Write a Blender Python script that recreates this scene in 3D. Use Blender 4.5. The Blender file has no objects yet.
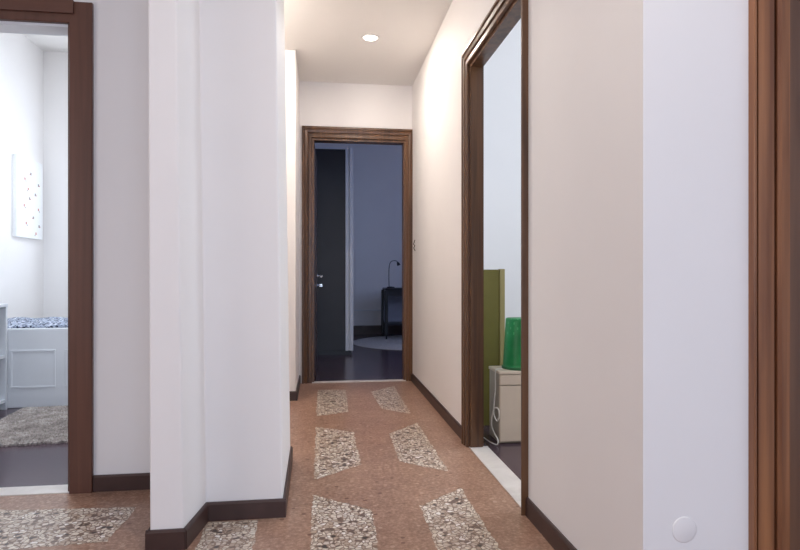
import bpy, bmesh, math, random
from mathutils import Vector, Matrix
random.seed(7)
S = bpy.context.scene
COL = S.collection
PI = math.pi

# ------------------------------------------------------------------ materials
def lin(r, g, b):
    f = lambda c: (c/255/12.92) if c/255 <= .04045 else ((c/255+.055)/1.055)**2.4
    return (f(r), f(g), f(b), 1)

class NT:
    def __init__(self, name):
        self.m = bpy.data.materials.new(name); self.m.use_nodes = True
        self.t = self.m.node_tree; self.p = self.t.nodes['Principled BSDF']
        self.tc = self.t.nodes.new('ShaderNodeTexCoord')
    def n(self, typ, **kw):
        nd = self.t.nodes.new('ShaderNode'+typ)
        for k, v in kw.items():
            if k in nd.inputs: nd.inputs[k].default_value = v
            else: setattr(nd, k, v)
        return nd
    def l(self, a, b): self.t.links.new(a, b)
    def coords(self, scale=(1, 1, 1), rot=(0, 0, 0)):
        mp = self.n('Mapping'); mp.inputs['Scale'].default_value = scale
        mp.inputs['Rotation'].default_value = rot
        self.l(self.tc.outputs['Object'], mp.inputs['Vector']); return mp.outputs['Vector']
    def ramp(self, fac, stops, interp='LINEAR'):
        r = self.n('ValToRGB'); r.color_ramp.interpolation = interp
        e = r.color_ramp.elements
        while len(e) < len(stops): e.new(.5)
        for i, (pos, c) in enumerate(stops): e[i].position = pos; e[i].color = c
        self.l(fac, r.inputs['Fac']); return r.outputs['Color']
    def mix(self, fac, a, b, mode='MIX'):
        m = self.n('Mix', data_type='RGBA', blend_type=mode)
        for s, v in ((m.inputs[0], fac), (m.inputs[6], a), (m.inputs[7], b)):
            if isinstance(v, (int, float, tuple)): s.default_value = v
            else: self.l(v, s)
        return m.outputs[2]
    def bump(self, h, strength=.2, dist=.01):
        b = self.n('Bump', Strength=strength, Distance=dist); self.l(h, b.inputs['Height'])
        self.l(b.outputs['Normal'], self.p.inputs['Normal'])
    def base(self, c):
        if isinstance(c, tuple): self.p.inputs['Base Color'].default_value = c
        else: self.l(c, self.p.inputs['Base Color'])

def plain(name, c, rough=.5, metal=0, var=.06, scale=6, bump=0, spec=.5):
    t = NT(name); v = t.coords((scale,)*3)
    ns = t.n('Texture' if False else 'TexNoise', Scale=1.0, Detail=4.0); t.l(v, ns.inputs['Vector'])
    a = tuple(x*(1-var) for x in c[:3])+(1,); b = tuple(min(1, x*(1+var)) for x in c[:3])+(1,)
    t.base(t.ramp(ns.outputs['Fac'], [(.3, a), (.7, b)]))
    t.p.inputs['Roughness'].default_value = rough; t.p.inputs['Metallic'].default_value = metal
    t.p.inputs['Specular IOR Level'].default_value = spec
    if bump: t.bump(ns.outputs['Fac'], bump, .005)
    return t.m

def wood(name, dark, light, axis=2, rough=.35, scale=1.0):
    t = NT(name)
    sc = [38*scale]*3; sc[axis] = 1.6*scale
    v = t.coords(tuple(sc))
    n1 = t.n('TexNoise', Scale=1.0, Detail=5.0, Distortion=.4); t.l(v, n1.inputs['Vector'])
    sc2 = [9*scale]*3; sc2[axis] = .5*scale
    v2 = t.coords(tuple(sc2))
    n2 = t.n('TexNoise', Scale=1.0, Detail=2.0, Distortion=1.2); t.l(v2, n2.inputs['Vector'])
    f = t.n('Math', operation='ADD'); t.l(n1.outputs['Fac'], f.inputs[0]); t.l(n2.outputs['Fac'], f.inputs[1])
    h = t.n('Math', operation='MULTIPLY'); t.l(f.outputs[0], h.inputs[0]); h.inputs[1].default_value = .5
    t.base(t.ramp(h.outputs[0], [(.36, dark), (.64, light)]))
    t.p.inputs['Roughness'].default_value = rough
    t.bump(n1.outputs['Fac'], .08, .003)
    return t.m

def terrazzo():
    t = NT('red_terrazzo'); v = t.coords()
    big = t.n('TexNoise', Scale=3.0, Detail=6.0, Roughness=.65); t.l(v, big.inputs['Vector'])
    base = t.ramp(big.outputs['Fac'], [(.32, lin(138, 104, 86)), (.52, lin(168, 132, 110)), (.7, lin(192, 158, 134))])
    fine = t.n('TexNoise', Scale=70.0, Detail=5.0, Roughness=.7); t.l(v, fine.inputs['Vector'])
    mid = t.n('TexNoise', Scale=16.0, Detail=5.0, Roughness=.7); t.l(v, mid.inputs['Vector'])
    base = t.mix(.4, base, t.ramp(mid.outputs['Fac'], [(.35, lin(122, 86, 70)), (.5, lin(162, 124, 105)), (.66, lin(206, 172, 150))]))
    base = t.mix(.5, base, t.ramp(fine.outputs['Fac'], [(.32, lin(98, 70, 56)), (.5, lin(156, 120, 100)), (.68, lin(214, 184, 162))]))
    vo = t.n('TexVoronoi', Scale=28.0); t.l(v, vo.inputs['Vector'])
    sep = t.n('SeparateColor'); t.l(vo.outputs['Color'], sep.inputs[0])
    rare = t.n('Math', operation='GREATER_THAN'); t.l(sep.outputs[0], rare.inputs[0]); rare.inputs[1].default_value = .74
    near = t.n('Math', operation='LESS_THAN'); t.l(vo.outputs['Distance'], near.inputs[0]); near.inputs[1].default_value = .26
    both = t.n('Math', operation='MULTIPLY'); t.l(rare.outputs[0], both.inputs[0]); t.l(near.outputs[0], both.inputs[1])
    half = t.n('Math', operation='MULTIPLY'); t.l(both.outputs[0], half.inputs[0]); half.inputs[1].default_value = .8
    base = t.mix(half.outputs[0], base, t.ramp(sep.outputs[1], [(0, lin(120, 82, 66)), (.4, lin(190, 160, 140)), (1, lin(215, 195, 178))], 'CONSTANT'))
    t.base(base); t.p.inputs['Roughness'].default_value = .3
    return t.m

def pebbles(name, pale):
    t = NT(name); v = t.coords()
    wn = t.n('TexNoise', Scale=25.0, Detail=2.0); t.l(v, wn.inputs['Vector'])
    vv = t.mix(.022, v, wn.outputs['Color'], 'ADD')
    vo = t.n('TexVoronoi', Scale=56.0, Randomness=1.0); t.l(vv, vo.inputs['Vector'])
    ed = t.n('TexVoronoi', Scale=56.0, feature='DISTANCE_TO_EDGE'); t.l(vv, ed.inputs['Vector'])
    sep = t.n('SeparateColor'); t.l(vo.outputs['Color'], sep.inputs[0])
    if pale:
        st = [(0, lin(222, 210, 194)), (.35, lin(205, 190, 172)), (.6, lin(232, 224, 212)), (.85, lin(190, 168, 148)), (.95, lin(140, 112, 94))]
    else:
        st = [(0, lin(224, 213, 198)), (.28, lin(186, 166, 148)), (.40, lin(212, 200, 188)), (.60, lin(118, 98, 88)), (.70, lin(198, 182, 166)),
              (.87, lin(72, 64, 62)), (.93, lin(238, 232, 226))]
    c = t.ramp(sep.outputs[0], st, 'CONSTANT')
    g = t.ramp(ed.outputs['Distance'], [(.05, (1, 1, 1, 1)), (.13, (0, 0, 0, 1))])
    fine = t.n('TexNoise', Scale=90.0, Detail=3.0); t.l(v, fine.inputs['Vector'])
    gc = t.ramp(fine.outputs['Fac'], [(.35, lin(112, 90, 78)), (.65, lin(160, 134, 116))])
    t.base(t.mix(g, c, gc)); t.p.inputs['Roughness'].default_value = .3
    return t.m

def tiles():
    t = NT('dark_purple_tile'); v = t.coords()
    br = t.n('TexBrick', Scale=1.0, offset=0.0); br.inputs['Brick Width'].default_value = .3
    br.inputs['Row Height'].default_value = .3; br.inputs['Mortar Size'].default_value = .003
    br.inputs['Color1'].default_value = lin(84, 68, 78); br.inputs['Color2'].default_value = lin(94, 76, 84)
    br.inputs['Mortar'].default_value = lin(70, 58, 64); t.l(v, br.inputs['Vector'])
    ns = t.n('TexNoise', Scale=45.0, Detail=6.0, Roughness=.75); t.l(v, ns.inputs['Vector'])
    m = t.ramp(ns.outputs['Fac'], [(.3, lin(140, 130, 140)), (.7, lin(255, 245, 250))])
    t.base(t.mix(.8, br.outputs['Color'], m, 'MULTIPLY')); t.p.inputs['Roughness'].default_value = .22
    return t.m

def marble(name, c1, c2):
    t = NT(name); v = t.coords((3, 3, 3))
    ns = t.n('TexNoise', Scale=2.0, Detail=8.0, Distortion=1.5); t.l(v, ns.inputs['Vector'])
    t.base(t.ramp(ns.outputs['Fac'], [(.3, c1), (.7, c2)])); t.p.inputs['Roughness'].default_value = .3
    return t.m

def spotted(name, bg, stops, scale, rough=.9, thr=.35):
    t = NT(name); v = t.coords()
    vo = t.n('TexVoronoi', Scale=scale); t.l(v, vo.inputs['Vector'])
    sep = t.n('SeparateColor'); t.l(vo.outputs['Color'], sep.inputs[0])
    c = t.ramp(sep.outputs[0], stops, 'CONSTANT')
    g = t.n('Math', operation='LESS_THAN'); t.l(vo.outputs['Distance'], g.inputs[0]); g.inputs[1].default_value = thr
    t.base(t.mix(g.outputs[0], bg, c)); t.p.inputs['Roughness'].default_value = rough
    t.bump(vo.outputs['Distance'], .2, .004)
    return t.m

M = {}
M['wall'] = plain('white_paint', lin(239, 235, 233), .6, var=.012, scale=2.5, bump=.03, spec=.3)
M['ceil'] = plain('white_ceiling_paint', lin(240, 236, 232), .7, var=.01, scale=2, spec=.2)
M['wood'] = wood('dark_brown_wood', lin(70, 46, 31), lin(112, 77, 49))
M['wood_h'] = wood('dark_brown_wood_crosswise', lin(70, 46, 31), lin(112, 77, 49), axis=0)
M['wood_left'] = wood('chocolate_wood', lin(82, 52, 42), lin(102, 67, 54), rough=.4)
M['wood_leftx'] = wood('chocolate_wood_crosswise', lin(82, 52, 42), lin(102, 67, 54), axis=0, rough=.4)
M['wood_red'] = wood('warm_brown_wood', lin(108, 66, 44), lin(162, 110, 73), rough=.35)
M['wood_leaf'] = wood('brown_door_veneer', lin(92, 64, 50), lin(122, 88, 68), rough=.35)
M['leaf_dark'] = wood('dark_door_veneer', lin(52, 32, 22), lin(76, 48, 32), rough=.35)
M['base'] = plain('dark_skirting_wood', lin(66, 46, 42), .4, var=.15, scale=12)
M['terr'] = terrazzo(); M['peb'] = pebbles('pebble_mosaic', False); M['pebb'] = pebbles('pale_pebble_border', True)
M['tile'] = tiles()
M['marble'] = marble('pale_marble', lin(212, 204, 198), lin(234, 228, 222))
M['whitewood'] = plain('white_lacquer', lin(226, 228, 232), .35, var=.02)
M['chrome'] = plain('brushed_steel', lin(205, 205, 205), .22, metal=1, var=.03)
M['black'] = plain('black_lacquer', lin(30, 31, 36), .4, var=.1)
M['blackmetal'] = plain('dark_metal', lin(45, 46, 52), .4, metal=.6)
M['greypanel'] = plain('grey_panel', lin(150, 154, 168), .5)
M['wardrobe_dark'] = plain('charcoal_lacquer', lin(44, 42, 46), .45, var=.08)
M['canvas'] = plain('white_canvas', lin(240, 240, 240), .9, var=.02, scale=60, bump=.1)
M['dotg'] = plain('grey_print', lin(150, 140, 140), .9); M['dotp'] = plain('rose_print', lin(205, 150, 140), .9)
M['olive'] = plain('olive_green_laminate', lin(108, 100, 42), .5, var=.1, scale=4)
M['olive2'] = plain('pale_olive_edge', lin(160, 146, 96), .5, var=.05)
M['beige'] = plain('beige_laminate', lin(222, 205, 184), .5, var=.05, scale=5)
M['beiged'] = plain('greige_laminate', lin(182, 168, 150), .55, var=.05)
M['cable'] = plain('white_cable', lin(222, 218, 208), .5)
M['plate'] = plain('white_plastic', lin(232, 228, 226), .35, var=.01)
M['dark_wire'] = plain('dark_wire', lin(70, 60, 56), .5)
M['rug_pale'] = plain('pale_grey_pile', lin(190, 186, 184), .95, var=.15, scale=40, bump=.4)
M['cover'] = spotted('blue_grey_print_cloth', lin(160, 168, 186), [(0, lin(56, 60, 76)), (.6, lin(84, 90, 108)), (.85, lin(222, 226, 236))], 55, thr=.5)
M['mattress'] = plain('white_sheet', lin(222, 226, 234), .9, var=.03)

def shag():
    t = NT('beige_shag'); v = t.coords()
    a = t.n('TexNoise', Scale=9.0, Detail=6.0, Roughness=.7); t.l(v, a.inputs['Vector'])
    b = t.n('TexNoise', Scale=110.0, Detail=3.0); t.l(v, b.inputs['Vector'])
    c = t.ramp(a.outputs['Fac'], [(.3, lin(140, 132, 128)), (.55, lin(192, 184, 180)), (.75, lin(230, 225, 222))])
    c2 = t.ramp(b.outputs['Fac'], [(.3, lin(160, 150, 144)), (.65, lin(255, 252, 248))])
    t.base(t.mix(.7, c, c2, 'MULTIPLY')); t.p.inputs['Roughness'].default_value = 1
    t.p.inputs['Specular IOR Level'].default_value = .1
    t.bump(b.outputs['Fac'], .8, .01)
    return t.m
M['shag'] = shag()

def green():
    t = NT('green_plastic'); v = t.coords()
    ns = t.n('TexNoise', Scale=8.0); t.l(v, ns.inputs['Vector'])
    t.base(t.ramp(ns.outputs['Fac'], [(.3, lin(14, 128, 66)), (.7, lin(26, 158, 84))]))
    t.p.inputs['Roughness'].default_value = .35
    t.p.inputs['Transmission Weight'].default_value = .12
    return t.m
M['green'] = green()
M['green_dot'] = plain('pale_green_dimple', lin(70, 186, 118), .4)
M['green_dk'] = plain('deep_green_rim', lin(14, 104, 56), .4)

def glow(name, c, s):
    t = NT(name); t.base((.9, .9, .9, 1)); t.p.inputs['Emission Color'].default_value = c
    t.p.inputs['Emission Strength'].default_value = s; return t.m
M['lamp'] = glow('warm_lens', (1, .9, .76, 1), 14)

M['added_warm'] = glow('added_globe_glow', (1, .91, .82, 1), 66)  # glow of the added passage globe, strong enough to light the corridor
M['added_cool'] = glow('added_cool_diffuser', (.86, .93, 1, 1), 3)  # glow of the lamp added in the left room
def glass():
    t = NT('window_glass'); t.base((1, 1, 1, 1)); t.p.inputs['Transmission Weight'].default_value = 1
    t.p.inputs['Roughness'].default_value = 0; t.p.inputs['IOR'].default_value = 1.05; return t.m
M['glass'] = glass()

# ------------------------------------------------------------------ builders
def box(bm, x0, x1, y0, y1, z0, z1, mi=0):
    v = [bm.verts.new(p) for p in ((x0, y0, z0), (x1, y0, z0), (x1, y1, z0), (x0, y1, z0), (x0, y0, z1), (x1, y0, z1), (x1, y1, z1), (x0, y1, z1))]
    for f in ((0, 3, 2, 1), (4, 5, 6, 7), (0, 1, 5, 4), (1, 2, 6, 5), (2, 3, 7, 6), (3, 0, 4, 7)):
        bm.faces.new([v[i] for i in f]).material_index = mi
def prism(bm, pts, z0, z1, mi=0):
    a = [bm.verts.new((x, y, z0)) for x, y in pts]; b = [bm.verts.new((x, y, z1)) for x, y in pts]
    n = len(pts)
    bm.faces.new(a[::-1]).material_index = mi; bm.faces.new(b).material_index = mi
    for i in range(n): bm.faces.new((a[i], a[(i+1) % n], b[(i+1) % n], b[i])).material_index = mi
def lathe(bm, prof, c=(0, 0, 0), n=32, axis='z', mi=0):
    rings = []
    for r, h in prof:
        ring = []
        for i in range(n):
            a = 2*PI*i/n; p = (r*math.cos(a), r*math.sin(a), h)
            if axis == 'x': p = (h, p[0], p[1])
            if axis == 'y': p = (p[0], h, p[1])
            ring.append(bm.verts.new((c[0]+p[0], c[1]+p[1], c[2]+p[2])))
        rings.append(ring)
    for a, b in zip(rings, rings[1:]):
        for i in range(n): 
            f = bm.faces.new((a[i], a[(i+1) % n], b[(i+1) % n], b[i])); f.material_index = mi; f.smooth = True
    for rg in (rings[0], rings[-1]):
        if (rg[0].co-rg[n//2].co).length > 1e-5: bm.faces.new(rg).material_index = mi
def tube(bm, pts, r, n=8, mi=0):
    P = [Vector(p) for p in pts]; rings = []; up = Vector((.123, .31, .94)).normalized()
    for i, p in enumerate(P):
        d = (P[min(i+1, len(P)-1)]-P[max(i-1, 0)]).normalized()
        u = d.cross(up)
        if u.length < 1e-4: u = d.cross(Vector((1, 0, 0)))
        u.normalize(); w = d.cross(u).normalized()
        rr = r[i] if isinstance(r, (list, tuple)) else r
        rings.append([bm.verts.new(p+u*rr*math.cos(2*PI*k/n)+w*rr*math.sin(2*PI*k/n)) for k in range(n)])
    for a, b in zip(rings, rings[1:]):
        for k in range(n):
            f = bm.faces.new((a[k], a[(k+1) % n], b[(k+1) % n], b[k])); f.smooth = True; f.material_index = mi
    bm.faces.new(rings[0]); bm.faces.new(rings[-1])
def smooth(pts, k=6):
    P = [Vector(p) for p in pts]; out = []
    for i in range(len(P)-1):
        p0, p1, p2, p3 = P[max(i-1, 0)], P[i], P[i+1], P[min(i+2, len(P)-1)]
        for j in range(k):
            t = j/k
            out.append(.5*((2*p1)+(p2-p0)*t+(2*p0-5*p1+4*p2-p3)*t*t+(3*p1-p0-3*p2+p3)*t**3))
    return out+[P[-1]]
def obj(name, bm, mats, parent=None, bevel=0, seg=2):
    bmesh.ops.recalc_face_normals(bm, faces=bm.faces)
    me = bpy.data.meshes.new(name); bm.to_mesh(me); bm.free()
    o = bpy.data.objects.new(name, me); COL.objects.link(o)
    for m in (mats if isinstance(mats, (list, tuple)) else [mats]): me.materials.append(M[m])
    if parent: o.parent = parent
    if bevel:
        b = o.modifiers.new('bevel', 'BEVEL'); b.width = bevel; b.segments = seg; b.limit_method = 'ANGLE'
    return o
def boxes(name, L, mats, parent=None, bevel=0):
    bm = bmesh.new()
    for b in L: box(bm, *b)
    return obj(name, bm, mats, parent, bevel)
def empty(name, loc=(0, 0, 0), rz=0):
    o = bpy.data.objects.new(name, None); COL.objects.link(o); o.location = loc; o.rotation_euler[2] = rz
    o.empty_display_size = .1; return o
def thing(o, label, cat, group=None):
    o['label'] = label; o['category'] = cat; o['kind'] = 'thing'
    if group: o['group'] = group
    return o
def struct(o, label=None, cat=None):
    o['kind'] = 'structure'
    if label: o['label'] = label
    if cat: o['category'] = cat
    return o

def casing(name, parent, mats, a0, a1, h, prof, tr, us=(1, 1, 1)):
    """moulded surround swept up, across and down an opening with mitred corners. prof: closed list of (outward u, proud v)"""
    bm = bmesh.new(); rings = []
    for node in range(4):
        ring = []
        for u, v in prof:
            if node == 0: p = (a0-u*us[0], 0)
            elif node == 1: p = (a0-u*us[0], h+u*us[1])
            elif node == 2: p = (a1+u*us[2], h+u*us[1])
            else: p = (a1+u*us[2], 0)
            ring.append(bm.verts.new(tr(p[0], p[1], v)))
        rings.append(ring)
    n = len(prof)
    for a, b in zip(rings, rings[1:]):
        for i in range(n): bm.faces.new((a[i], a[(i+1) % n], b[(i+1) % n], b[i]))
    bm.faces.new(rings[0]); bm.faces.new(rings[-1])
    return obj(name, bm, mats, parent)

# ------------------------------------------------------------------ the place (corridor runs along +Y, camera above the origin)
XR = .795; YC = 1.3555; YF = 5.10; YL = 2.66; HC = 2.62; HR = 3.17
T = .062
# floor of hall and corridor with its mosaic inlays
bm = bmesh.new()
for q in ([(-2.9, -2.6), (2.3, -2.6), (2.3, YC), (-2.9, YC)], [(-2.9, YC), (XR+.05, YC), (XR+.05, YL), (-2.9, YL)], [(-1.0, YL), (XR+.05, YL), (XR+.05, YF), (-1.0, YF)]):
    bm.faces.new([bm.verts.new((x, y, 0)) for x, y in q])
def inlay(pts):
    c = Vector((sum(p[0] for p in pts)/len(pts), sum(p[1] for p in pts)/len(pts)))
    def ring(shrink, jit, z):
        out = []
        n = len(pts)
        cx = [Vector(p) for p in pts]
        area = sum(cx[i].x*cx[(i+1) % n].y-cx[(i+1) % n].x*cx[i].y for i in range(n))
        s = 1 if area > 0 else -1
        ins = []
        for i in range(n):
            a, b, d = cx[i-1], cx[i], cx[(i+1) % n]
            e1 = (b-a).normalized(); e2 = (d-b).normalized()
            n1 = Vector((-e1.y, e1.x))*s; n2 = Vector((-e2.y, e2.x))*s
            bis = (n1+n2).normalized(); ins.append(b+bis*(shrink/max(.3, bis.dot(n1))))
        for i in range(n):
            a, b = ins[i], ins[(i+1) % n]; k = max(2, int((cx[(i+1) % n]-cx[i]).length/.022))
            for j in range(k):
                p = a.lerp(b, j/k); out.append(bm.verts.new((p.x+random.uniform(-jit, jit), p.y+random.uniform(-jit, jit), z)))
        return out
    o = ring(0, .005, .0012); i_ = ring(.026, .006, .0012)
    n = len(o)
    for k in range(n): bm.faces.new((o[k], o[(k+1) % n], i_[(k+1) % n], i_[k])).material_index = 2
    f = bm.faces.new(i_); f.material_index = 1
PANELS = [[(-.036, 4.78), (.192, 4.75), (.180, 3.98), (-.036, 3.885)],
          [(-.037, 3.61), (.188, 3.46), (.190, 2.854), (-.037, 2.673)],
          [(-.038, 2.49), (.193, 2.30), (.190, 1.73), (-.038, 1.55)],
          [(.389, 4.64), (.603, 4.867), (.596, 3.862), (.415, 4.035)],
          [(.394, 3.392), (.598, 3.622), (.598, 2.705), (.384, 2.875)],
          [(.393, 2.313), (.603, 2.485), (.602, 1.57), (.388, 1.74)],
          [(-1.75, 2.53), (-.735, 2.45), (-.745, 2.15), (-1.65, 2.08)],
          [(-.428, 2.262), (-.238, 2.262), (-.230, 1.62), (-.428, 1.50)]]
for p in PANELS: inlay(p)
struct(obj('floor', bm, ['terr', 'peb', 'pebb']))
def slab(name, x0, x1, y0, y1, z0, z1, m): return struct(boxes(name, [(x0, x1, y0, y1, z0, z1)], m))
slab('floor_left_room', -2.75, -1.0, YL+.09, 6.2, -.05, 0, 'tile')
slab('floor_right_room', XR+T+.036, 3.6, 1.46, 4.0, -.05, 0, 'tile')
slab('floor_back_room', -1.0, 3.0, YF+.04, 9.25, -.05, 0, 'tile')
struct(boxes('ceiling', [(-3.0, 2.4, -2.7, 1.40, HC, HC+.1), (-3.0, XR+.03, 1.40, YL+.05, HC, HC+.1), (-1.05, XR+.03, YL+.05, YF, HC, HC+.1)], 'ceil'))
slab('ceiling_left_room', -2.85, -1.0, YL+.1, 6.3, HR, HR+.1, 'ceil')
slab('ceiling_right_room', XR+T, 3.7, 1.4, 4.1, HR, HR+.1, 'ceil')
slab('ceiling_back_room', -1.0, 3.1, YF+.1, 9.35, HR, HR+.1, 'ceil')

# walls
RO0, RO1, RH = 2.198, 3.068, 2.075           # right doorway
struct(boxes('wall_right', [(XR, XR+T, YC, RO0, 0, HC), (XR, XR+T, RO0, RO1, RH, HC), (XR, XR+T, RO1, YF, 0, HC)], 'wall'))
slab('wall_above_right', XR+.03, XR+T, YC+.1, YF, HC, HR, 'wall')
D4, D4b, D4H = 1.188, 1.99, 2.08
struct(boxes('wall_front', [(XR+T, D4, YC, YC+.12, 0, HR), (D4, D4b, YC, YC+.12, D4H, HR), (D4b, 3.7, YC, YC+.12, 0, HR)], 'wall'))
FO0, FO1, FH = -.086, .736, 2.13
struct(boxes('wall_far', [(-1.1, FO0, YF, YF+.1, 0, HR), (FO0, FO1, YF, YF+.1, FH, HR), (FO1, 3.1, YF, YF+.1, 0, HR)], 'wall'))
LO0, LO1, LH = -1.86, -1.07, 2.011
struct(boxes('wall_left', [(-2.9, LO0, YL, YL+.1, 0, HR), (LO0, LO1, YL, YL+.1, LH, HR), (LO1, -.56, YL, YL+.1, 0, HR)], 'wall'))
bm = bmesh.new(); prism(bm, [(-.578, 2.06), (-.468, 2.06), (-.437, 2.285), (-.150, 2.285), (-.158, 2.98), (-.578, 2.98)], 0, HC)
for v in bm.verts:                      # the old wall leans a little out of plumb
    if v.co.z > 1: v.co.x -= .010 if v.co.x < -.5 else .034
struct(obj('wall_pilaster', bm, 'wall', bevel=.007, seg=3))
bm = bmesh.new(); prism(bm, [(-1.0, 4.40), (-.195, 4.40), (-.195, YF), (-1.0, YF)], 0, HC)
struct(obj('wall_stub', bm, 'wall', bevel=.006, seg=3))
slab('wall_recess', -1.1, -1.0, YL+.1, 9.35, 0, HR, 'wall')
slab('wall_left_room_side', -2.85, -2.75, YL+.1, 6.2, 0, HR, 'wall')
def wall_y_window(name, x0, x1, y0, y1, h, w0, w1, z0, z1):
    struct(boxes(name, [(x0, w0, y0, y1, 0, h), (w1, x1, y0, y1, 0, h), (w0, w1, y0, y1, 0, z0), (w0, w1, y0, y1, z1, h)], 'wall'))
def wall_x_window(name, x0, x1, y0, y1, h, w0, w1, z0, z1):
    struct(boxes(name, [(x0, x1, y0, w0, 0, h), (x0, x1, w1, y1, 0, h), (x0, x1, w0, w1, 0, z0), (x0, x1, w0, w1, z1, h)], 'wall'))
wall_y_window('wall_left_room_back', -2.85, -1.0, 6.2, 6.35, HR, -2.15, -1.2, .95, 2.6)
wall_x_window('wall_right_room_side', 3.6, 3.75, 1.4, 4.1, HR, 1.9, 3.6, .9, 2.5)
slab('wall_right_room_back', XR+T, 3.6, 4.0, 4.1, 0, HR, 'wall')
wall_x_window('wall_back_room_side', 3.0, 3.15, YF+.1, 9.25, HR, 5.5, 7.1, .9, 2.5)
slab('wall_back', -1.0, 3.1, 9.25, 9.35, 0, HR, 'wall')
wall_y_window('wall_hall_back', -3.0, 2.4, -2.75, -2.6, HC, -.5, 1.5, .3, 2.4)
wall_x_window('wall_hall_left', -3.05, -2.9, -2.6, YL, HC, -1.2, .6, .5, 2.3)
slab('wall_hall_right', 2.3, 2.4, -2.6, YC, 0, HC, 'wall')

# windows (each gives the daylight of its room; the hall's left one is added)
def window(name, axis, pos, sgn, w0, w1, z0, z1, power, col):
    r = struct(empty(name, (0, 0, 0)))
    def bx(a0, a1, d0, d1, b0, b1):
        d0, d1 = sorted((pos+sgn*d0, pos+sgn*d1))
        return (a0, a1, d0, d1, b0, b1) if axis == 'y' else (d0, d1, a0, a1, b0, b1)
    f = .05; mid = (w0+w1)/2
    boxes('window_frame', [bx(w0, w0+f, .04, .09, z0, z1), bx(w1-f, w1, .04, .09, z0, z1), bx(w0+f, w1-f, .04, .09, z0, z0+f), bx(w0+f, w1-f, .04, .09, z1-f, z1),
                           bx(mid-.03, mid+.03, .04, .09, z0+f, z1-f)], 'whitewood', r)
    boxes('window_pane', [bx(w0+f, w1-f, .062, .066, z0+f, z1-f)], 'glass', r)
    L = bpy.data.lights.new(name+'_daylight', 'AREA'); L.shape = 'RECTANGLE'; L.size = w1-w0-.1; L.size_y = z1-z0-.1; L.energy = power; L.color = col
    o = bpy.data.objects.new(name+'_daylight', L); COL.objects.link(o)
    c = Vector((mid, pos+sgn*.03, (z0+z1)/2)) if axis == 'y' else Vector((pos+sgn*.03, mid, (z0+z1)/2))
    d = Vector((0, -sgn, 0)) if axis == 'y' else Vector((-sgn, 0, 0))
    o.location = c; o.rotation_euler = d.to_track_quat('-Z', 'Y').to_euler(); o.parent = r
SKY = (.72, .84, 1.0)
window('window_1', 'y', -2.6, -1, -.5, 1.5,   .3, 2.4, 60, (.60, .75, 1.0))
window('window_2', 'y', 6.2, 1, -2.15, -1.2, .95, 2.6, 23, (.78, .88, 1.0))
window('window_3', 'x', 3.6, 1, 1.9, 3.6, .9, 2.5, 60, (.74, .86, 1.0))
window('window_4', 'x', 3.0, 1, 5.5, 7.1, .9, 2.5, 23, (.43, .56, 1.0))

window('added_window_5', 'x', -2.9, -1, -1.2, .6, .5, 2.3, 26, (1.0, .93, .92))  # unseen window added so its warm light brightens the corridor's right wall

# skirting boards
def skirt(name, segs, h=.07, t=.012):
    """segs: list of straight runs ((x0,y0),(x1,y1)), wall on the left-hand side of the run"""
    bm = bmesh.new()
    for (a, b) in segs:
        a, b = Vector(a), Vector(b); d = (b-a).normalized(); nrm = Vector((d.y, -d.x))
        prof = [(0, 0), (t, 0), (t, h-.008), (t-.005, h), (0, h)]
        r0 = [bm.verts.new((*(a+nrm*u), z)) for u, z in prof]; r1 = [bm.verts.new((*(b+nrm*u), z)) for u, z in prof]
        for i in range(5): bm.faces.new((r0[i], r0[(i+1) % 5], r1[(i+1) % 5], r1[i]))
        bm.faces.new(r0); bm.faces.new(r1)
    return struct(obj(name, bm, 'base'))
CW = .085
skirt('baseboard_right', [((XR, YF-.02), (XR, RO1+CW)), ((XR, RO0-.031), (XR, YC-.012))])
skirt('baseboard_front', [((XR-.012, YC), (1.083, YC))])
skirt('baseboard_pilaster', [((-.590, 2.06), (-.461, 2.06)), ((-.468, 2.055), (-.437, 2.285)), ((-.437, 2.285), (-.138, 2.285)), ((-.150, 2.285), (-.158, 2.98)), ((-.578, 2.66), (-.578, 2.05))])
skirt('baseboard_left', [((LO1+.094, YL), (-.590, YL))])
skirt('baseboard_stub', [((-1.0, 4.40), (-.183, 4.40)), ((-.195, 4.40), (-.195, YF))])
skirt('baseboard_back', [((-1.0, 9.25), (3.0, 9.25))], h=.14, t=.015)
skirt('baseboard_right_room', [((XR+T, 4.0), (3.6, 4.0))], h=.1)

# ------------------------------------------------------------------ doors
PROF = [(0, 0), (0, .012), (.006, .018), (.028, .018), (.033, .012), (.037, .012), (.042, .022), (.060, .026), (.066, .020), (.070, .020), (.074, .028), (.086, .028), (.090, .024), (.090, 0)]
def scaled(k): return [(u*k, v) for u, v in PROF]
# doorway at the end of the corridor
d2 = struct(empty('door_2', (.32, YF, 0)), 'brown moulded door surround at the end of the corridor, door open into the dim room', 'door')
loc = Matrix.Translation((-.32, -YF, 0))
def tr2(a, z, v): return (a-.32, -v, z)
casing('casing', d2, 'wood', FO0, FO1, FH, scaled(1.12), tr2, (.86, .98, .585))
boxes('jamb', [(FO0-.32, FO0-.32+.018, 0, .1, 0, FH), (FO1-.32-.018, FO1-.32, 0, .1, 0, FH), (FO0-.32+.018, FO1-.32-.018, 0, .1, FH-.018, FH)], 'wood', d2)
boxes('threshold', [(FO0-.32, FO1-.32, -.012, .045, -.02, .006)], 'marble', d2)
hx, hy = FO0-.32+.02, .10
lf = empty('leaf_pivot'); bpy.data.objects.remove(lf)
ang = math.radians(1.1)
bm = bmesh.new(); box(bm, -.04, 0, 0, .775, .008, FH-.02); 
leaf = obj('door_leaf', bm, 'leaf_dark', d2, bevel=.002); leaf.location = (hx, hy, 0); leaf.rotation_euler[2] = -ang
bm = bmesh.new()
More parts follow.
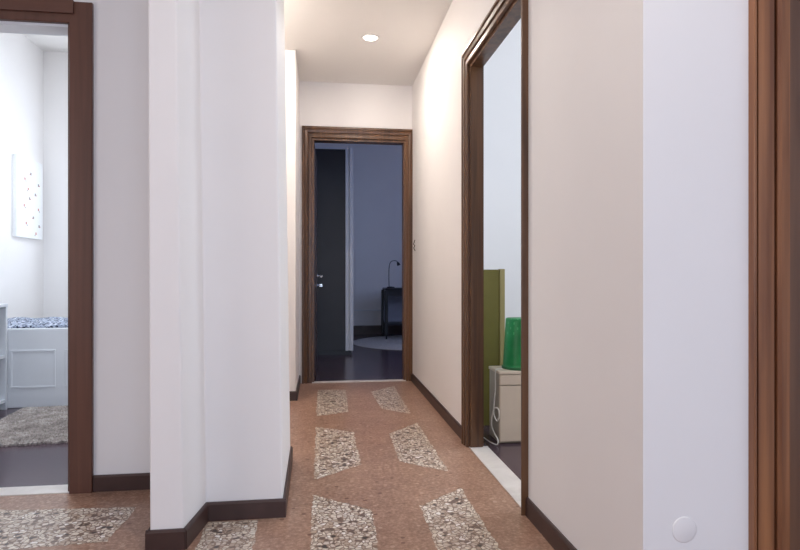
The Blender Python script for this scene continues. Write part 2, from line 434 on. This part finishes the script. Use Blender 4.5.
lathe(bm, [(.0, 0), (.024, 0), (.024, .006), (.010, .008), (.010, .035), (0, .035)], (0, .715, .93), 20, 'x')
tube(bm, smooth([(.030, .715, .93), (.045, .712, .932), (.052, .69, .934), (.050, .64, .932), (.049, .60, .926)], 5), [.011]*21, 10)
h = obj('door_handle', bm, 'chrome', leaf)
bm = bmesh.new()
lathe(bm, [(.0, 0), (.022, 0), (.022, .006), (.008, .008), (.008, .02), (0, .02)], (0, .715, .835), 20, 'x')
tube(bm, [(.018, .715, .835), (.050, .715, .833)], .006, 8); box(bm, .028, .056, .711, .719, .822, .848)
obj('key', bm, 'chrome', leaf)['label'] = 'small key in the lock below the handle'

# doorway in the corridor's right wall
d3 = struct(empty('door_3', (XR, (RO0+RO1)/2, 0)), 'brown moulded door surround of the open doorway in the right-hand corridor wall', 'door')
ym = (RO0+RO1)/2
casing('casing', d3, 'wood', RO0, RO1, RH, scaled(.94), lambda a, z, v: (-v, a-ym, z), (.36, 1, 1))
boxes('jamb', [(0, T+.006, RO0-ym, RO0-ym+.016, .004, RH), (0, T+.006, RO1-ym-.016, RO1-ym, .004, RH), (0, T+.006, RO0-ym+.016, RO1-ym-.016, RH-.016, RH)], 'wood', d3)
casing('inner_casing', d3, 'wood', RO0, RO1, RH, [(0, 0), (0, .015), (.07, .018), (.07, 0)], lambda a, z, v: (T+v, a-ym, z))
boxes('threshold', [(-.004, T+.036, RO0-ym, RO1-ym, -.02, .004)], 'marble', d3)

# doorway into the bright room on the left
d1 = struct(empty('door_1', ((LO0+LO1)/2, YL, 0)), 'plain dark brown door surround of the bright room on the left', 'door')
xm = (LO0+LO1)/2
FL = [(0, 0), (0, .018), (.003, .021), (.089, .021), (.092, .018), (.092, 0)]
casing('casing', d1, 'wood_left', LO0, LO1, LH, FL, lambda a, z, v: (a-xm, -v, z))
boxes('header_panel', [(LO0-xm-.022, LO1-xm+.022, -.034, -.021, LH+.036, LH+.093)], 'wood_leftx', d1, bevel=.003)
boxes('jamb', [(LO0-xm, LO0-xm+.012, 0, .1, .004, LH), (LO1-xm-.012, LO1-xm, 0, .1, .004, LH)], 'wood_left', d1)
boxes('head_jamb', [(LO0-xm+.012, LO1-xm-.012, 0, .1, LH-.012, LH)], 'whitewood', d1)
boxes('threshold', [(LO0-xm, LO1-xm, -.01, .09, -.02, .004)], 'marble', d1)

# closed wooden door at the right-hand edge, in the wall facing the camera
d4 = struct(empty('door_4', ((D4+D4b)/2, YC, 0)), 'closed warm brown wooden door with moulded surround at the right edge', 'door')
xm4 = (D4+D4b)/2
P4 = [(0, 0), (0, .012), (.006, .020), (.028, .022), (.035, .016), (.036, .002), (.045, .002), (.046, .018), (.070, .021), (.091, .019), (.092, .004), (.096, .004), (.097, .021), (.102, .022), (.104, .019), (.104, 0)]
casing('casing', d4, 'wood_red', D4, D4b, D4H, P4, lambda a, z, v: (a-xm4, -v, z))
boxes('jamb', [(D4-xm4, D4-xm4+.015, 0, .12, 0, D4H), (D4b-xm4-.015, D4b-xm4, 0, .12, 0, D4H), (D4-xm4+.015, D4b-xm4-.015, 0, .12, D4H-.015, D4H)], 'wood_red', d4)
lf4 = boxes('door_leaf', [(D4-xm4+.016, D4b-xm4-.016, .012, .052, .006, D4H-.017)], 'wood_leaf', d4, bevel=.002)
bm = bmesh.new(); lathe(bm, [(0, 0), (.024, 0), (.024, -.006), (.01, -.008), (.01, -.04), (0, -.04)], (D4b-xm4-.08, .012, 1.0), 20, 'y')
tube(bm, smooth([(D4b-xm4-.08, -.024, 1.0), (D4b-xm4-.1, -.032, 1.0), (D4b-xm4-.2, -.032, .998)], 4), .009, 10)
obj('door_handle', bm, 'chrome', lf4)

# ------------------------------------------------------------------ small fittings
dl = thing(empty('downlight', (.34, 4.10, HC)), 'lit round recessed spotlight in the corridor ceiling', 'ceiling light')
bm = bmesh.new(); lathe(bm, [(.048, -.001), (.048, -.006), (.060, -.005), (.064, 0), (.048, 0)], n=36); obj('trim_ring', bm, 'plate', dl)
bm = bmesh.new(); lathe(bm, [(0, -.004), (.048, -.004), (.048, -.002), (0, -.002)], n=36); obj('lens', bm, 'lamp', dl)
def point(name, loc, e, col, parent):
    L = bpy.data.lights.new(name, 'AREA'); L.shape = 'DISK'; L.size = .07; L.energy = e; L.color = col
    o = bpy.data.objects.new(name, L); COL.objects.link(o); o.location = loc; o.parent = parent
    return o
WARM = (1, .915, .83)
point('downlight_bulb', (0, 0, -.010), 9.5, WARM, dl)
# unseen copy of the fitting, added in the hall ceiling for more light
dl_added = thing(empty('downlight', (.25, .9, HC)), 'added unseen recessed spotlight in the hall ceiling near the entrance', 'ceiling light')
for ch in list(dl.children):
    if ch.type == 'MESH':
        c = ch.copy(); COL.objects.link(c); c.parent = dl_added

pl = bmesh.new(); lathe(pl, [(0, 0), (.033, 0), (.033, -.0012), (.030, -.0025), (.0, -.003)], n=40, axis='y')
o = obj('socket_cover', pl, 'wall'); o.location = (.906, YC, .290)
thing(o, 'round white blank socket cover low on the white wall beside the right-hand door', 'socket cover')
bm = bmesh.new(); tube(bm, smooth([(0, 0, .05), (-.006, .004, .03), (-.014, -.012, .012), (-.006, -.03, 0), (-.018, -.055, -.022), (-.012, -.085, -.045)], 5), .0035, 6)
o = obj('wire_hook', bm, 'dark_wire'); o.location = (XR-.003, YF-.17, 1.19)
thing(o, 'thin dark bent wire sticking out of the corridor wall beside the far door', 'wire')

# ------------------------------------------------------------------ left room
bed = thing(empty('daybed', (-1.92, 4.40, 0)), 'white daybed with panelled front standing behind the beige shag rug', 'daybed')
BX0, BX1 = -.80, .80
fb = boxes('front_panel', [(BX0, BX1, 0, .035, .0, .56)], 'whitewood', bed, bevel=.006)
def framebars(x0, x1, z0, z1, w, y0, y1):
    return [(x0, x1, y0, y1, z0, z0+w), (x0, x1, y0, y1, z1-w, z1), (x0, x0+w, y0, y1, z0+w, z1-w), (x1-w, x1, y0, y1, z0+w, z1-w)]
for x0 in (-.61, -.25, .11, .47):
    boxes('panel_moulding', framebars(x0, x0+.30, .14, .41, .014, -.004, 0), 'whitewood', fb, bevel=.003)
for sx in (BX0, BX1-.03): boxes('side_panel', [(sx, sx+.03, .035, .97, 0, .52)], 'whitewood', bed)
boxes('back_rail', [(BX0, BX1, .97, 1.0, 0, .52)], 'whitewood', bed)
bm = bmesh.new(); box(bm, BX0+.035, BX1-.035, .04, .965, .2, .535)
obj('mattress', bm, 'mattress', bed, bevel=.03, seg=3)
bm = bmesh.new()
nx, ny = 40, 26
g = [[bm.verts.new((BX0+.03+(BX1-BX0-.06)*i/nx, .045+.93*j/ny, .572+.006*math.sin(i*.9+j*.7)+.005*math.sin(j*1.9)+random.uniform(-.002, .002))) for j in range(ny+1)] for i in range(nx+1)]
for i in range(nx):
    for j in range(ny): bm.faces.new((g[i][j], g[i+1][j], g[i+1][j+1], g[i][j+1])).smooth = True
cv = obj('bed_cover', bm, 'cover'); cv.location = (-1.92, 4.40, 0)
so = cv.modifiers.new('thick', 'SOLIDIFY'); so.thickness = .018; so.offset = -1
thing(cv, 'blue grey patterned cover spread over the white daybed', 'bed cover')

sh = thing(empty('shelf_unit', (-2.46, 4.13, 0)), 'low white open shelf unit standing left of the daybed', 'shelf unit')
W, Dp = .255, .28
boxes('side_panel', [(-.29, Dp, -W, -W+.02, 0, .715)], 'whitewood', sh); boxes('side_panel', [(-.29, Dp, W-.02, W, 0, .715)], 'whitewood', sh)
boxes('top_board', [(-.29, Dp+.004, -W-.002, W+.002, .715, .737)], 'whitewood', sh, bevel=.002)
boxes('shelf', [(-.28, Dp-.004, -W+.02, W-.02, .36, .38)], 'whitewood', sh)
boxes('shelf', [(-.28, Dp-.004, -W+.02, W-.02, .05, .07)], 'whitewood', sh)
boxes('back_panel', [(-.29, -.28, -W+.02, W-.02, .02, .715)], 'whitewood', sh)

pic = thing(empty('wall_picture', (-2.75, 5.86, 1.655)), 'tall white canvas with scattered small dots on the left room wall', 'picture')
bm = bmesh.new()
NY, NZ = 40, 60
def cell(i, j): return bm.verts.new((.035, -.245+.49*i/NY, -.37+.74*j/NZ))
g = [[cell(i, j) for j in range(NZ+1)] for i in range(NY+1)]
dots = {}
for k, (u, v) in enumerate([(.52, .15), (.28, .24), (.8, .28), (.4, .37), (.45, .49), (.8, .62), (.6, .75), (.33, .83), (.84, .85), (.7, .96), (.68, .42), (.25, .6)]):
    i, j = int(u*NY), int((1-.04-v*.92)*NZ)
    for di, dj in ((0, 0), (1, 0), (0, -1), (1, -1)): dots[i+di, j+dj] = 1+k % 2
    dots[i+(2 if k % 3 else -1), j-1-k % 2] = 1+(k+1) % 2
for i in range(NY):
    for j in range(NZ): bm.faces.new((g[i][j], g[i+1][j], g[i+1][j+1], g[i][j+1])).material_index = dots.get((i, j), 0)
rim = [g[i][0] for i in range(NY+1)]+[g[NY][j] for j in range(1, NZ+1)]+[g[i][NZ] for i in range(NY-1, -1, -1)]+[g[0][j] for j in range(NZ-1, 0, -1)]
low = [bm.verts.new((0, v.co.y, v.co.z)) for v in rim]; n = len(rim)
for i in range(n): bm.faces.new((rim[i], rim[(i+1) % n], low[(i+1) % n], low[i]))
bm.faces.new(low)
obj('canvas', bm, ['canvas', 'dotg', 'dotp'], pic)

# shag rug: dense grid of tufts
bm = bmesh.new(); nx, ny = 150, 120; w, d = 1.15, .90
def hgt(i, j):
    e = min(i, nx-i, (j), ny-j); f = min(1, .35+e/5)
    return .030*f+random.uniform(-.008, .006)*f
g = [[bm.verts.new((-w/2+w*i/nx+random.uniform(-.003, .003), -d/2+d*j/ny+random.uniform(-.003, .003)+(random.uniform(-.012, .008) if j in (0, ny) else 0), hgt(i, j))) for j in range(ny+1)] for i in range(nx+1)]
for i in range(nx):
    for j in range(ny): bm.faces.new((g[i][j], g[i+1][j], g[i+1][j+1], g[i][j+1]))
rim = [g[i][0] for i in range(nx+1)]+[g[nx][j] for j in range(1, ny+1)]+[g[i][ny] for i in range(nx-1, -1, -1)]+[g[0][j] for j in range(ny-1, 0, -1)]
low = [bm.verts.new((v.co.x, v.co.y, 0)) for v in rim]; n = len(rim)
for i in range(n): bm.faces.new((rim[i], rim[(i+1) % n], low[(i+1) % n], low[i]))
bm.faces.new(low)
rg = obj('shag_rug', bm, 'shag'); rg.location = (-1.44, 3.90, 0); rg.rotation_euler[2] = math.radians(5)
thing(rg, 'beige shaggy rug lying on the tiles in front of the white daybed', 'rug')

# ------------------------------------------------------------------ right room
cab = thing(empty('storage_cabinet', (.974, 3.105, 0)), 'small beige cabinet under the green bin, seen through the doorway on the right', 'cabinet')
cb = boxes('cabinet_body', [(0, .36, .016, .20, 0, .385)], 'beiged', cab, bevel=.003)
boxes('top_board', [(-.004, .364, -.004, .204, .385, .402)], 'beige', cab, bevel=.003)
boxes('drawer_front', [(.002, .358, 0, .016, .325, .382)], 'beige', cab, bevel=.003)
boxes('door_panel', [(.002, .358, 0, .016, .012, .320)], 'beige', cab, bevel=.003)
bn = thing(empty('waste_bin', (1.126, 3.21, .402)), 'green plastic bin standing upside down on the beige cabinet', 'bin')
bm = bmesh.new()
zs = [0, .012, .0121]+[.03+.014*i for i in range(19)]+[.287]
prof = [(.100, 0), (.100, .012)]+[(.096-(z-.014)*.0603, z) for z in zs[2:-1]]+[(.075, .287), (0, .287)]
lathe(bm, prof, n=72)
bm.faces.ensure_lookup_table()
for f in bm.faces:
    c = f.calc_center_median()
    if .19 < c.z < .285 and len(f.verts) == 4:
        k = int(round((math.atan2(c.y, c.x)%(2*PI))/(2*PI)*72-.5)); row = int(c.z/.014)
        if (row % 2 == 0) and (k % 6) == (0 if row % 4 == 0 else 3): f.material_index = 1
obj('bin_body', bm, ['green', 'green_dot'], bn)
bm = bmesh.new(); lathe(bm, [(.100, 0), (.103, 0), (.104, .010), (.1005, .014)], n=48); obj('rim', bm, 'green_dk', bn)
bd = thing(empty('green_board', (1.0, 3.50, 0)), 'upright olive green board standing behind the beige cabinet', 'board')
boxes('panel', [(-.12, .098, 0, .03, 0, .970)], 'olive', bd, bevel=.002)
boxes('edge_strip', [(.098, .130, -.006, .034, 0, .974)], 'olive2', bd, bevel=.003)
bm = bmesh.new()
tube(bm, smooth([(1.005, 3.160, .4065), (.978, 3.150, .408), (.962, 3.145, .395), (.960, 3.14, .30), (.948, 3.12, .24), (.944, 3.12, .17), (.956, 3.10, .13), (.964, 3.085, .16), (.960, 3.09, .20), (.944, 3.12, .19), (.934, 3.13, .11), (.948, 3.13, .06), (.958, 3.09, .03), (.950, 3.08, .006), (.930, 3.13, .004), (.918, 3.23, .004)], 8), .0035, 8)
o = obj('power_cable', bm, 'cable'); thing(o, 'white cable hanging in loops down the side of the beige cabinet', 'cable')

# ------------------------------------------------------------------ back room
wd = thing(empty('wardrobe', (-.30, 6.85, 0)), 'tall charcoal wardrobe with white frame, seen through the far doorway', 'wardrobe')
WX = .30+.366
boxes('carcass', [(-WX, WX, .03, .60, .05, 2.44)], 'wardrobe_dark', wd)
boxes('frame_post', [(WX-.092, WX-.062, 0, .03, .05, 2.44), (WX-.062, WX-.042, .026, .03, .05, 2.44), (WX-.042, WX, 0, .03, .05, 2.44)], 'whitewood', wd, bevel=.002)
boxes('frame_post', [(-WX, -WX+.09, 0, .03, .05, 2.44)], 'whitewood', wd, bevel=.002)
boxes('top_rail', [(-WX+.09, WX-.092, 0, .03, 2.42, 2.44)], 'whitewood', wd)
boxes('plinth', [(-WX+.02, WX-.02, .04, .58, 0, .05)], 'black', wd)
for x0 in (-WX+.092, -WX+.092+.576):
    boxes('sliding_door', [(x0, x0+.570, .006, .03, .055, 2.418)], 'wardrobe_dark', wd, bevel=.002)

ds = thing(empty('trolley_table', (1.315, 8.62, .008)), 'dark trolley table with lower shelf standing against the far room wall', 'table')
boxes('table_top', [(-.40, .40, -.24, .24, .715, .745)], 'black', ds, bevel=.012)
boxes('apron', [(-.375, .375, -.215, -.20, .63, .715)], 'black', ds)
boxes('lower_shelf', [(-.375, .375, -.215, .215, .20, .225)], 'black', ds, bevel=.004)
boxes('back_panel', [(-.375, .375, .20, .212, .225, .70)], 'greypanel', ds)
for sx in (-.385, .385):
    for sy in (-.222, .222):
        lg = boxes('leg', [(sx-.028, sx+.022, sy-.02, sy+.02, .055, .715)], 'black', ds, bevel=.004)
        bm = bmesh.new(); lathe(bm, [(0, -.011), (.022, -.011), (.0255, -.006), (.0255, .006), (.022, .011), (0, .011)], (sx, sy, .0255), 18, 'x')
        box(bm, sx-.015, sx+.015, sy-.006, sy+.006, .03, .055)
        obj('caster', bm, 'blackmetal', lg)
lp = thing(empty('desk_lamp', (1.015, 8.58, .753)), 'slim dark gooseneck lamp standing on the trolley table', 'lamp')
bm = bmesh.new(); lathe(bm, [(0, 0), (.06, 0), (.06, .010), (.05, .016), (.008, .022), (0, .022)], n=28); obj('lamp_base', bm, 'blackmetal', lp)
bm = bmesh.new(); tube(bm, smooth([(-.025, 0, .018), (-.028, 0, .15), (-.025, 0, .30), (-.005, 0, .38), (.04, 0, .405), (.085, 0, .40), (.105, 0, .375)], 6), .006, 8); obj('neck', bm, 'blackmetal', lp)
bm = bmesh.new(); tube(bm, [(.098, 0, .385), (.103, 0, .38), (.112, 0, .36), (.122, 0, .335)], [.010, .014, .022, .026], 16); obj('lamp_head', bm, 'blackmetal', lp)
bm = bmesh.new(); lathe(bm, [(0, 0), (.90, 0), (.90, .006), (.895, .008), (0, .008)], n=96)
o = obj('round_rug', bm, 'rug_pale'); o.location = (1.31, 8.02, 0); thing(o, 'pale round rug on the dark tiles of the far room', 'rug')
struct(boxes('trim_1', [(-1.0, 3.0, 9.232, 9.25, .375, .392)], 'whitewood'))

ds2 = thing(empty('added_globe_lamp', (-.72, 3.60, HC)), 'added unseen glowing globe under the side passage ceiling, behind the pilaster', 'ceiling light')  # unseen globe added in the side passage to brighten corridor ceiling and wall
bm = bmesh.new(); lathe(bm, [(0, 0), (.065, 0), (.065, -.025), (.045, -.04), (.045, -.07), (0, -.07)], n=36); obj('lamp_base', bm, 'plate', ds2)
bm = bmesh.new(); lathe(bm, [(.042, -.066)]+[(.095*math.sin(t), -.15+.095*math.cos(t)) for t in [.46+.26*k for k in range(10)]]+[(0, -.245)], n=36); sd = obj('added_lamp_shade', bm, 'added_warm', ds2)
rl = thing(empty('added_ceiling_lamp', (-1.85, 3.9, HR)), 'added unseen round ceiling lamp brightening the left room, above the doorway view', 'ceiling light')  # unseen lamp added to lift the left room's back wall, bed and floor
bm = bmesh.new(); lathe(bm, [(0, 0), (.20, 0), (.20, -.03), (.185, -.03), (.185, -.02), (0, -.02)], n=48); obj('lamp_base', bm, 'plate', rl)
bm = bmesh.new(); lathe(bm, [(.185, -.022), (.18, -.06), (.12, -.085), (0, -.09)], n=48); obj('added_lamp_shade', bm, 'added_cool', rl)
L = point('added_ceiling_lamp_light', (0, 0, -.10), 31, (.78, .89, 1.0), rl); L.data.size = .36
# ------------------------------------------------------------------ added lamp of the hall, world, camera
point('added_bulb_hall', (0, 0, -.010), 10, WARM, dl_added)

w = bpy.data.worlds.new('sky'); S.world = w; w.use_nodes = True
nt = w.node_tree; bg = nt.nodes['Background']
sk = nt.nodes.new('ShaderNodeTexSky'); sk.sky_type = 'HOSEK_WILKIE'; sk.sun_direction = (.3, -.5, .8); sk.turbidity = 4
nt.links.new(sk.outputs[0], bg.inputs[0]); bg.inputs[1].default_value = .6

cam = bpy.data.cameras.new('camera'); co = bpy.data.objects.new('camera', cam); COL.objects.link(co)
cam.sensor_width = 36; cam.lens = 580/800*36; cam.clip_start = .02
co.location = (0, 0, .93); co.rotation_euler = (PI/2, 0, -math.atan(78/580)); cam.shift_y = 1/800
S.camera = co
S.view_settings.view_transform = 'Standard'; S.view_settings.look = 'None'; S.view_settings.gamma = 1
S.view_settings.exposure = .06
S.view_settings.use_curve_mapping = False
